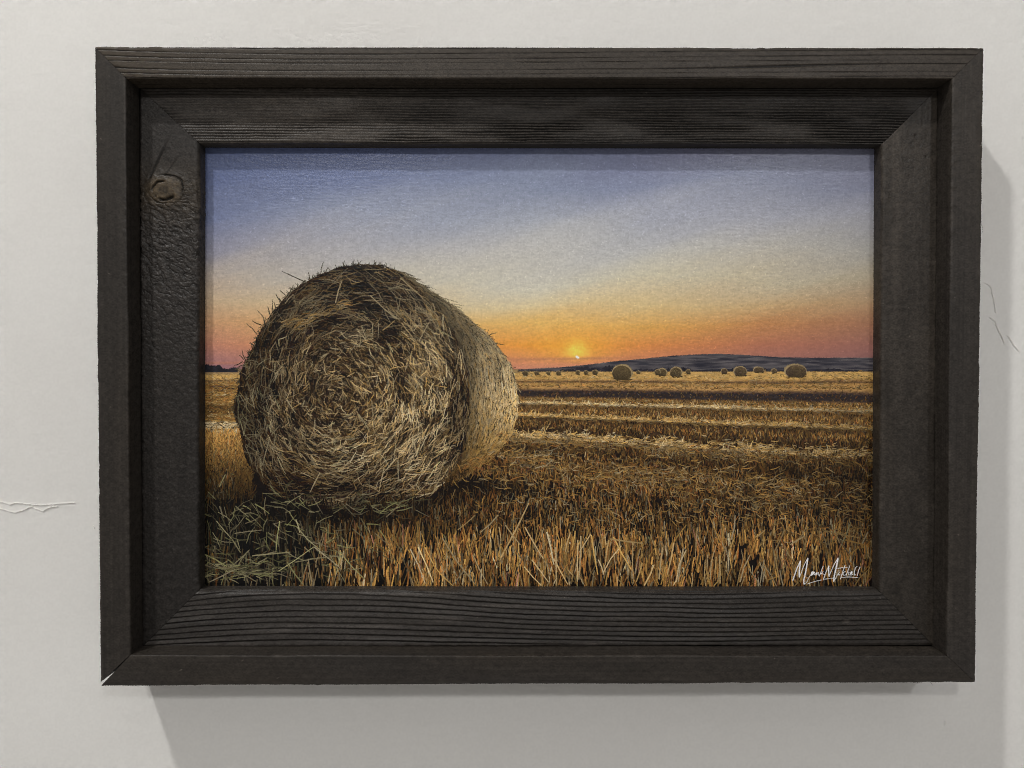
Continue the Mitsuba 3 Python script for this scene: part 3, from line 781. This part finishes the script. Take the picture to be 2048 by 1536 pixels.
for layer, (cnt, lo, hi, Lr, wr, js, l0, l1) in enumerate([
        (15000, 34, 82, (14, 40), (0.9, 1.8), 0.20, 0.445, 0.50),
        (16000, 40, 150, (10, 32), (0.7, 1.5), 0.30, 0.50, 0.58),
        (4800, 124, 222, (9, 34), (0.8, 1.5), 0.44, 0.58, 0.66),
        (9000, 16, 28, (8, 28), (1.0, 2.0), 0.30, 0.50, 0.62)]):
    x, y = rng.uniform(466, 940, cnt), rng.uniform(528, 1022, cnt)
    inside = shapely.contains_xy(fpoly, x, y)
    x, y = x[inside], y[inside]
    rg = rings(x, y, 0.9, 90)
    fine = rings(x, y, 2.4, 97, 2)
    cl = fb(x, y, 0.030, 0.030, 91, 3)
    mixn = 0.40 * rg + 0.38 * fine + 0.22 * cl
    if layer == 2:
        sel = mixn + 0.10 * rng.normal(size=len(x)) > 0.47
    elif layer == 3:
        sel = mixn + 0.10 * rng.normal(size=len(x)) < 0.52
    else:
        sel = np.ones(len(x), bool)
    x, y, mixn = x[sel], y[sel], mixn[sel]
    m = len(x)
    a, q = wind(x, y)
    drift = 0.75 * (fb(x, y, 0.012, 0.012, 95, 2) - 0.5)
    messy = 0.10 + 0.22 * (q < 0.42) + 0.22 * sstep(590, 500, x)
    strong = rng.random(m) < messy * (1.7 if layer == 2 else 1.0)
    a = a - 0.10 + drift + rng.normal(0, js, m) + np.where(strong, rng.uniform(-1.5, 1.5, m), 0) + np.where(rng.random(m) < 0.5, np.pi, 0)
    g = (lo + (hi - lo) * rng.random(m) ** 1.3) * shade_face(x, y) * (0.42 + 1.14 * mixn)
    L = rng.uniform(*Lr, m) * (0.55 + 0.65 * q) * (1 + 0.5 * sstep(700, 600, y))
    hue = np.clip(0.395 + 0.07 * rng.normal(size=m) + 0.16 * (fb(x, y, 0.012, 0.012, 92, 2) - 0.5) - (0.05 if layer == 2 else 0) - 0.10 * sstep(600, 490, x), 0.02, 0.62)
    hue = hue + 0.40 * sstep(90, 45, g)
    if layer == 3:
        hue[:] = 0.88
    x, y = x - np.cos(a) * L / 2, y - np.sin(a) * L / 2
    ex, ey = x + np.cos(a) * L, y + np.sin(a) * L
    ok = shapely.contains_xy(fpoly.buffer(3), x, y) & shapely.contains_xy(fpoly.buffer(3), ex, ey)
    k.straws(x[ok], y[ok], a[ok], L[ok], rng.uniform(*wr, m)[ok], tone_of(np.clip(g, 18, 215))[ok], hue[ok], np.linspace(l0, l1, m)[ok], rng.normal(0, 0.06, m)[ok])
# warm wisps on the shoulder and long single stalks
WISP = [((560, 650), (585, 640), 20), ((612, 633), (696, 606), 40), ((585, 640), (640, 628), 24), ((855, 605), (880, 645), 26), ((580, 662), (620, 640), 22)]
for (a, b, cnt) in WISP:
    m = cnt
    f_ = rng.random(m)
    x, y = a[0] + (b[0] - a[0]) * f_ + rng.normal(0, 6, m), a[1] + (b[1] - a[1]) * f_ + rng.normal(0, 4, m)
    an = math.atan2(b[1] - a[1], b[0] - a[0])
    k.straws(x, y, an + rng.normal(0, 0.22, m), rng.uniform(14, 30, m), rng.uniform(0.9, 1.7, m), tone_of(rng.uniform(84, 160, m)), np.clip(0.42 + rng.normal(0, 0.10, m), 0.2, 0.8), np.full(m, 0.665) + 0.001 * rng.random(m), rng.normal(0, 0.08, m))
STALK = [(671, 605, 684, 560), (713, 682, 711, 686), (745, 645, 743, 680), (757, 645, 756, 674), (723, 650, 733, 680), (558, 678, 574, 672), (558, 678, 559, 692), (574, 799, 592, 826), (630, 838, 629, 866), (743, 798, 747, 856), (824, 868, 838, 930),
         (718, 828, 740, 864), (838, 681, 862, 637), (862, 637, 876, 640), (886, 628, 887, 659), (803, 645, 838, 690), (765, 660, 790, 640), (740, 590, 800, 640), (800, 555, 860, 610), (768, 935, 758, 982), (796, 920, 797, 962), (770, 985, 790, 975),
         (880, 955, 866, 984), (865, 985, 830, 995), (600, 905, 616, 925), (540, 875, 526, 928), (555, 913, 572, 948), (610, 800, 604, 812), (590, 985, 615, 1005), (640, 945, 620, 985), (660, 885, 680, 870), (655, 760, 668, 745), (700, 760, 730, 800), (780, 700, 800, 745)]
sk = np.array(STALK, float)
m = len(sk)
k.straws(sk[:, 0], sk[:, 1], np.arctan2(sk[:, 3] - sk[:, 1], sk[:, 2] - sk[:, 0]), np.hypot(sk[:, 2] - sk[:, 0], sk[:, 3] - sk[:, 1]), rng.uniform(1.4, 2.2, m), tone_of(rng.uniform(128, 172, m)), np.clip(0.28 + rng.normal(0, 0.05, m), 0, 1), np.full(m, 0.67) + 0.0005 * rng.random(m), rng.normal(0, 0.03, m))
# bristles standing off the outline
SPIKE = [(612, 564, 564, 542), (641, 549, 647, 523), (620, 562, 617, 544), (626, 560, 626, 548), (660, 540, 655, 533), (530, 648, 515, 620), (526, 650, 505, 641), (516, 670, 493, 646), (519, 668, 516, 658), (492, 720, 485, 700), (488, 718, 479, 709), (497, 709, 500, 697),
         (486, 722, 469, 730), (492, 728, 474, 735), (545, 626, 545, 598), (552, 616, 548, 603), (562, 602, 552, 587), (572, 590, 560, 580), (540, 628, 536, 612), (530, 650, 531, 633), (743, 532, 753, 523), (748, 530, 749, 520), (712, 531, 718, 525), (852, 575, 858, 573), (846, 575, 858, 574),
         (820, 556, 832, 559), (905, 613, 919, 613), (900, 608, 895, 600), (975, 672, 992, 665), (985, 685, 1008, 689), (980, 676, 990, 678), (960, 660, 972, 658), (480, 735, 470, 738), (508, 690, 499, 685), (516, 678, 511, 672)]
sk = np.array(SPIKE, float)
m = len(sk)
k.straws(sk[:, 0], sk[:, 1], np.arctan2(sk[:, 3] - sk[:, 1], sk[:, 2] - sk[:, 0]), np.hypot(sk[:, 2] - sk[:, 0], sk[:, 3] - sk[:, 1]), rng.uniform(1.5, 2.2, m), tone_of(rng.uniform(52, 78, m)), np.full(m, 0.2), np.full(m, 0.40) + 0.0005 * rng.random(m), rng.normal(0, 0.05, m))
ring = np.array(list(fpoly.exterior.segmentize(4).coords))
ring = ring[(ring[:, 1] < 830) & ((ring[:, 0] < 790))]
ft = rng.uniform(0.06, 0.55, 40)
ring = np.vstack([ring, np.stack([np.interp(ft, np.linspace(0, 1, len(Sd)), Sd[:, 0]), np.interp(ft, np.linspace(0, 1, len(Sd)), Sd[:, 1])], 1)])
pick = np.vstack([ring[:-40], ring[:-40], ring[:-40], ring[-40:]])
m = len(pick)
out_a = np.arctan2(pick[:, 1] - CY, pick[:, 0] - CX) + rng.normal(0, 0.8, m)
k.straws(pick[:, 0] - 5 * np.cos(out_a), pick[:, 1] - 5 * np.sin(out_a), out_a, 5 + 13 * rng.random(m) ** 2, rng.uniform(1.0, 1.8, m), tone_of(rng.uniform(44, 84, m)), np.full(m, 0.2), np.full(m, 0.401) + 0.0005 * rng.random(m), rng.normal(0, 0.08, m))
k.out(PK + 'printed_hay_bale', label='large round printed hay bale in the left foreground')

# ---- near stubble
k = Ink()
n = 34000
y = 905 + 300 * rng.random(n) ** 0.80
x = rng.uniform(392, 1770, n)
bale_front = shapely.contains_xy(fpoly.buffer(-14), x, y) | ((x > 860) & (x < 1010) & (y < 945))
keep = ~((y < 1000) & (x < 880)) & ~bale_front | (x < 470)
x, y = x[keep], y[keep]
o = np.argsort(y)
x, y = x[o], y[o]
m = len(x)
rows = fb(x, y, 0.006, 0.030, 100, 3)
clump = 0.55 * fb(x, y, 0.085, 0.016, 101, 2) + 0.45 * fb(x, y, 0.022, 0.020, 102, 2)
L = np.interp(y, [900, 960, 1040, 1100, 1180], [8, 13, 22, 33, 50]) * rng.uniform(0.45, 1.25, m)
sh = shadow(x, y)
left = sstep(780, 560, x)
g = np.where(rng.random(m) < 0.32, rng.uniform(22, 46, m), 76 + 146 * rng.random(m) ** 1.4) * (0.26 + 0.72 * rows + 0.58 * clump) * (0.88 + 0.16 * sstep(1030, 1130, y)) * (1 - 0.34 * sstep(1250, 1560, x) * sstep(1075, 985, y)) * (1 - 0.18 * left) * (0.30 + 0.70 * sh)
hue = np.clip(0.60 + rng.normal(0, 0.08, m) - 0.30 * left * (rng.random(m) < 0.6) - np.where(rng.random(m) < 0.16, 0.3, 0), 0.02, 0.80)
near = sstep(1035, 1110, y)
thick = sstep(0.42, 0.56, clump + 0.25 * (rows - 0.5) + rng.normal(0, 0.03, m))
dens = (1 - near) * (0.55 + 0.40 * thick) + near * (0.07 + 0.52 * thick)
sel = rng.random(m) < dens * (1 - 0.5 * left)
lev = 0.69 + 0.16 * np.arange(m) / m
ang = -np.pi / 2 + rng.normal(0, 0.16, m) + np.where((y < 1060) & (rng.random(m) < 0.35), rng.normal(0, 0.7, m), 0)
k.straws(x[sel], y[sel], ang[sel], L[sel], np.interp(y, [900, 1180], [1.0, 2.5])[sel] * rng.uniform(0.6, 1.25, m)[sel], tone_of(np.clip(g, 24, 215))[sel], hue[sel], lev[sel], rng.normal(0, 0.03, m)[sel], taper=0.8)
# loose straw lying on the stubble: two messy swathes on the right and scattered stalks
for cx, cy, sx, sy, cnt, tilt in [(1400, 962, 300, 16, 900, 0.10), (1600, 1010, 160, 26, 800, 0.12), (1250, 940, 160, 14, 400, 0.05), (1040, 912, 45, 9, 260, 0.0), (1660, 1075, 90, 12, 220, 0.12), (1180, 1000, 140, 25, 280, 0.2), (1450, 905, 250, 10, 500, 0.08)]:
    x, y = rng.normal(cx, sx, cnt), rng.normal(cy, sy, cnt)
    y = y + (x - cx) * 0.05
    q = (x > 900) & (x < 1764) & (fb(x, y, 0.02, 0.06, 110) > 0.40)
    x, y = x[q], y[q]
    m = len(x)
    k.straws(x, y, rng.normal(tilt, 0.45, m) + np.where(rng.random(m) < 0.2, 1.2, 0), rng.uniform(7, 22, m), rng.uniform(0.9, 1.7, m), tone_of(rng.uniform(64, 178, m) * (1 - 0.3 * sstep(1500, 1760, x))), np.clip(0.47 + rng.normal(0, 0.1, m), 0.05, 0.75),
             0.69 + 0.16 * np.clip((y - 905) / 300, 0, 1), rng.normal(0, 0.12, m))
k.out(PK + 'printed_stubble', label='orange printed stubble in the foreground', kind='stuff')

k = Ink()
# greenish loose stalks in the lower left corner
for cx, cy, sx, sy, cnt, ta, tj in [(480, 1140, 45, 9, 120, 0.0, 0.35), (590, 1120, 80, 20, 60, 0.1, 0.6), (540, 1060, 90, 30, 50, 0.4, 0.9), (600, 1010, 70, 11, 36, 0.15, 0.5), (760, 1012, 60, 10, 36, -0.15, 0.5), (450, 1060, 30, 35, 50, 1.0, 0.8), (620, 1090, 100, 40, 60, 1.0, 0.4)]:
    x, y = rng.normal(cx, sx, cnt), rng.normal(cy, sy, cnt)
    m = cnt
    a = rng.normal(ta, tj, m)
    L = rng.uniform(12, 44, m)
    k.straws(x - np.cos(a) * L / 2, y - np.sin(a) * L / 2, a, L, rng.uniform(1.0, 2.0, m), tone_of(rng.uniform(48, 138, m)), np.clip(0.13 + rng.normal(0, 0.09, m), 0.0, 0.5), 0.86 + 0.05 * np.sort(rng.random(m)), rng.normal(0, 0.06, m))
LONG = [(558, 1143, 628, 1094, 158), (592, 1039, 600, 1066, 150), (595, 1055, 640, 1100, 140), (628, 1094, 680, 1136, 150), (680, 1105, 730, 1160, 140), (660, 1110, 690, 1165, 120), (575, 1125, 608, 1172, 120), (590, 1125, 690, 1112, 120), (505, 1112, 580, 1105, 120), (470, 1067, 525, 1060, 120),
        (434, 1042, 466, 1080, 130), (466, 1080, 482, 1106, 100), (408, 1108, 455, 1134, 120), (420, 1165, 470, 1140, 120), (470, 1128, 500, 1100, 110), (560, 1042, 553, 1100, 150), (440, 1012, 448, 1036, 110), (472, 1012, 498, 1034, 110),
        (820, 1098, 850, 1168, 190), (836, 1095, 852, 1130, 200), (852, 1130, 866, 1166, 196), (850, 1095, 866, 1128, 180), (1001, 1116, 1057, 1006, 176), (1020, 1080, 1055, 1010, 170), (996, 1030, 960, 1065, 130), (866, 1130, 905, 1172, 170), (945, 1110, 975, 1170, 160), (884, 1076, 950, 1170, 140), (1049, 1054, 1086, 1118, 186), (1093, 1064, 1107, 1130, 190), (1107, 1118, 1135, 1170, 180), (1048, 1134, 1082, 1172, 196), (1063, 1120, 1096, 1165, 176),
        (1111, 1095, 1112, 1172, 160), (1113, 1052, 1118, 1080, 180), (1140, 1065, 1130, 1105, 180), (1150, 1062, 1143, 1100, 176), (1155, 1080, 1154, 1165, 190), (1161, 1072, 1157, 1160, 170), (1181, 1068, 1158, 1105, 184), (1182, 1070, 1195, 1150, 176), (1242, 1092, 1205, 1148, 186), (1226, 1074, 1262, 1140, 180), (1265, 1085, 1266, 1168, 170),
        (1219, 1078, 1285, 1087, 150), (1217, 1080, 1210, 1130, 170), (1196, 1120, 1207, 1150, 190), (1325, 1095, 1318, 1160, 150), (1347, 1086, 1334, 1150, 170), (1366, 1098, 1356, 1165, 150), (1355, 1150, 1346, 1172, 190), (1288, 1172, 1308, 1130, 190), (1284, 1126, 1272, 1165, 160), (1394, 1055, 1390, 1120, 160), (1010, 1050, 1040, 1090, 140), (1000, 1090, 1025, 1140, 130),
        (915, 1060, 950, 1030, 130), (1352, 1165, 1372, 1100, 170), (1420, 1160, 1432, 1090, 150), (1440, 1168, 1438, 1110, 170), (1480, 1165, 1500, 1110, 150), (1520, 1168, 1528, 1120, 150), (1560, 1170, 1548, 1100, 150), (1462, 1080, 1470, 1030, 150), (1510, 1075, 1530, 1060, 140), (1650, 1062, 1720, 1076, 112), (1580, 1090, 1610, 1072, 150), (1690, 1080, 1730, 1090, 100)]
lg = np.array(LONG, float)
m = len(lg)
lf = sstep(800, 620, lg[:, 0])
k.straws(lg[:, 0], lg[:, 1], np.arctan2(lg[:, 3] - lg[:, 1], lg[:, 2] - lg[:, 0]), np.hypot(lg[:, 2] - lg[:, 0], lg[:, 3] - lg[:, 1]), rng.uniform(1.8, 3.0, m) * (1 - 0.2 * lf), tone_of(lg[:, 4] * rng.uniform(1.0, 1.18, m)), np.clip(0.38 - 0.22 * lf + rng.normal(0, 0.07, m), 0, 0.7),
         0.93 + 0.02 * np.arange(m) / m, rng.normal(0, 0.025, m), taper=0.7)
# more pale single stalks standing among the near stubble
n = 420
x, y = rng.uniform(780, 1760, n), 1085 + 100 * rng.random(n)
k.straws(x, y, -np.pi / 2 + rng.normal(0, 0.35, n), rng.uniform(18, 62, n), rng.uniform(1.3, 2.3, n), tone_of(rng.uniform(90, 172, n) * (1 - 0.25 * sstep(1450, 1760, x))), np.clip(0.50 + rng.normal(0, 0.12, n), 0.1, 0.8), 0.91 + 0.02 * (y - 1085) / 100, rng.normal(0, 0.04, n), taper=0.8)
k.out(PK + 'printed_straw', label='pale loose straws in front of the printed bale', kind='stuff')

# ---- signature in white at the lower right
SIG = [  # pen strokes with pen width
    ([(262, 632), (300, 520), (345, 395), (418, 235)], 19), ([(418, 235), (408, 330), (395, 470), (398, 562)], 27), ([(398, 562), (430, 490), (480, 350), (570, 178)], 16), ([(570, 178), (548, 330), (508, 540), (486, 650), (495, 706)], 25),
    ([(495, 706), (530, 690), (590, 580), (640, 500), (662, 468)], 12), ([(705, 468), (668, 452), (640, 490), (640, 532), (675, 510), (708, 462), (700, 505), (722, 522)], 15), ([(722, 522), (750, 466), (742, 520), (770, 478), (792, 466), (780, 512), (802, 522)], 15),
    ([(884, 338), (850, 430), (820, 510), (806, 546)], 16), ([(888, 448), (846, 486), (836, 492), (880, 500), (912, 508)], 14),
    ([(888, 622), (930, 500), (1000, 338)], 17), ([(1000, 338), (998, 430), (1008, 548)], 24), ([(1008, 548), (1060, 420), (1120, 290), (1190, 176)], 17), ([(1190, 176), (1160, 340), (1118, 520), (1100, 648)], 27), ([(1100, 648), (1130, 610), (1165, 545), (1196, 490)], 12),
    ([(1222, 462), (1200, 515), (1232, 520)], 15), ([(1206, 440), (1212, 436)], 18), ([(1334, 326), (1290, 450), (1240, 602)], 18), ([(1182, 384), (1270, 372), (1384, 358)], 13), ([(1346, 452), (1308, 466), (1292, 512), (1318, 526), (1362, 500)], 15),
    ([(1434, 330), (1398, 420), (1362, 525)], 16), ([(1362, 525), (1400, 462), (1418, 462), (1406, 516), (1426, 520)], 14), ([(1440, 500), (1486, 470), (1474, 446), (1446, 480), (1450, 520), (1500, 506)], 14), ([(1584, 348), (1560, 360), (1530, 460), (1528, 520), (1556, 512)], 17), ([(1644, 356), (1610, 440), (1590, 532)], 17),
    ([(570, 706), (640, 678), (740, 648), (850, 624)], 14), ([(916, 608), (1000, 596), (1090, 584)], 12), ([(1262, 576), (1400, 562), (1500, 566), (1602, 576)], 14)]
k = Ink()
from shapely.geometry import LineString
from shapely import unary_union
for si, (pts, w) in enumerate(SIG):
    p = np.array(pts, float) / 10.24 + np.array([1560, 1100])
    if len(p) > 2:
        from scipy.interpolate import PchipInterpolator
        d = np.r_[0, np.cumsum(np.linalg.norm(np.diff(p, axis=0), axis=1))]
        s_ = np.linspace(0, d[-1], 6 * len(p))
        p = np.stack([PchipInterpolator(d, p[:, 0])(s_), PchipInterpolator(d, p[:, 1])(s_)], 1)
    g = LineString(p).buffer(w / 10.24 * (0.50 if w > 18 else 0.40), quad_segs=4)
    k.poly(np.array(g.exterior.coords)[:-1], 0.86, 0.25, 0.97 + 0.0008 * si)
k.out(PK + 'signature', 'white_ink', label='white handwritten signature in the lower right corner of the print')
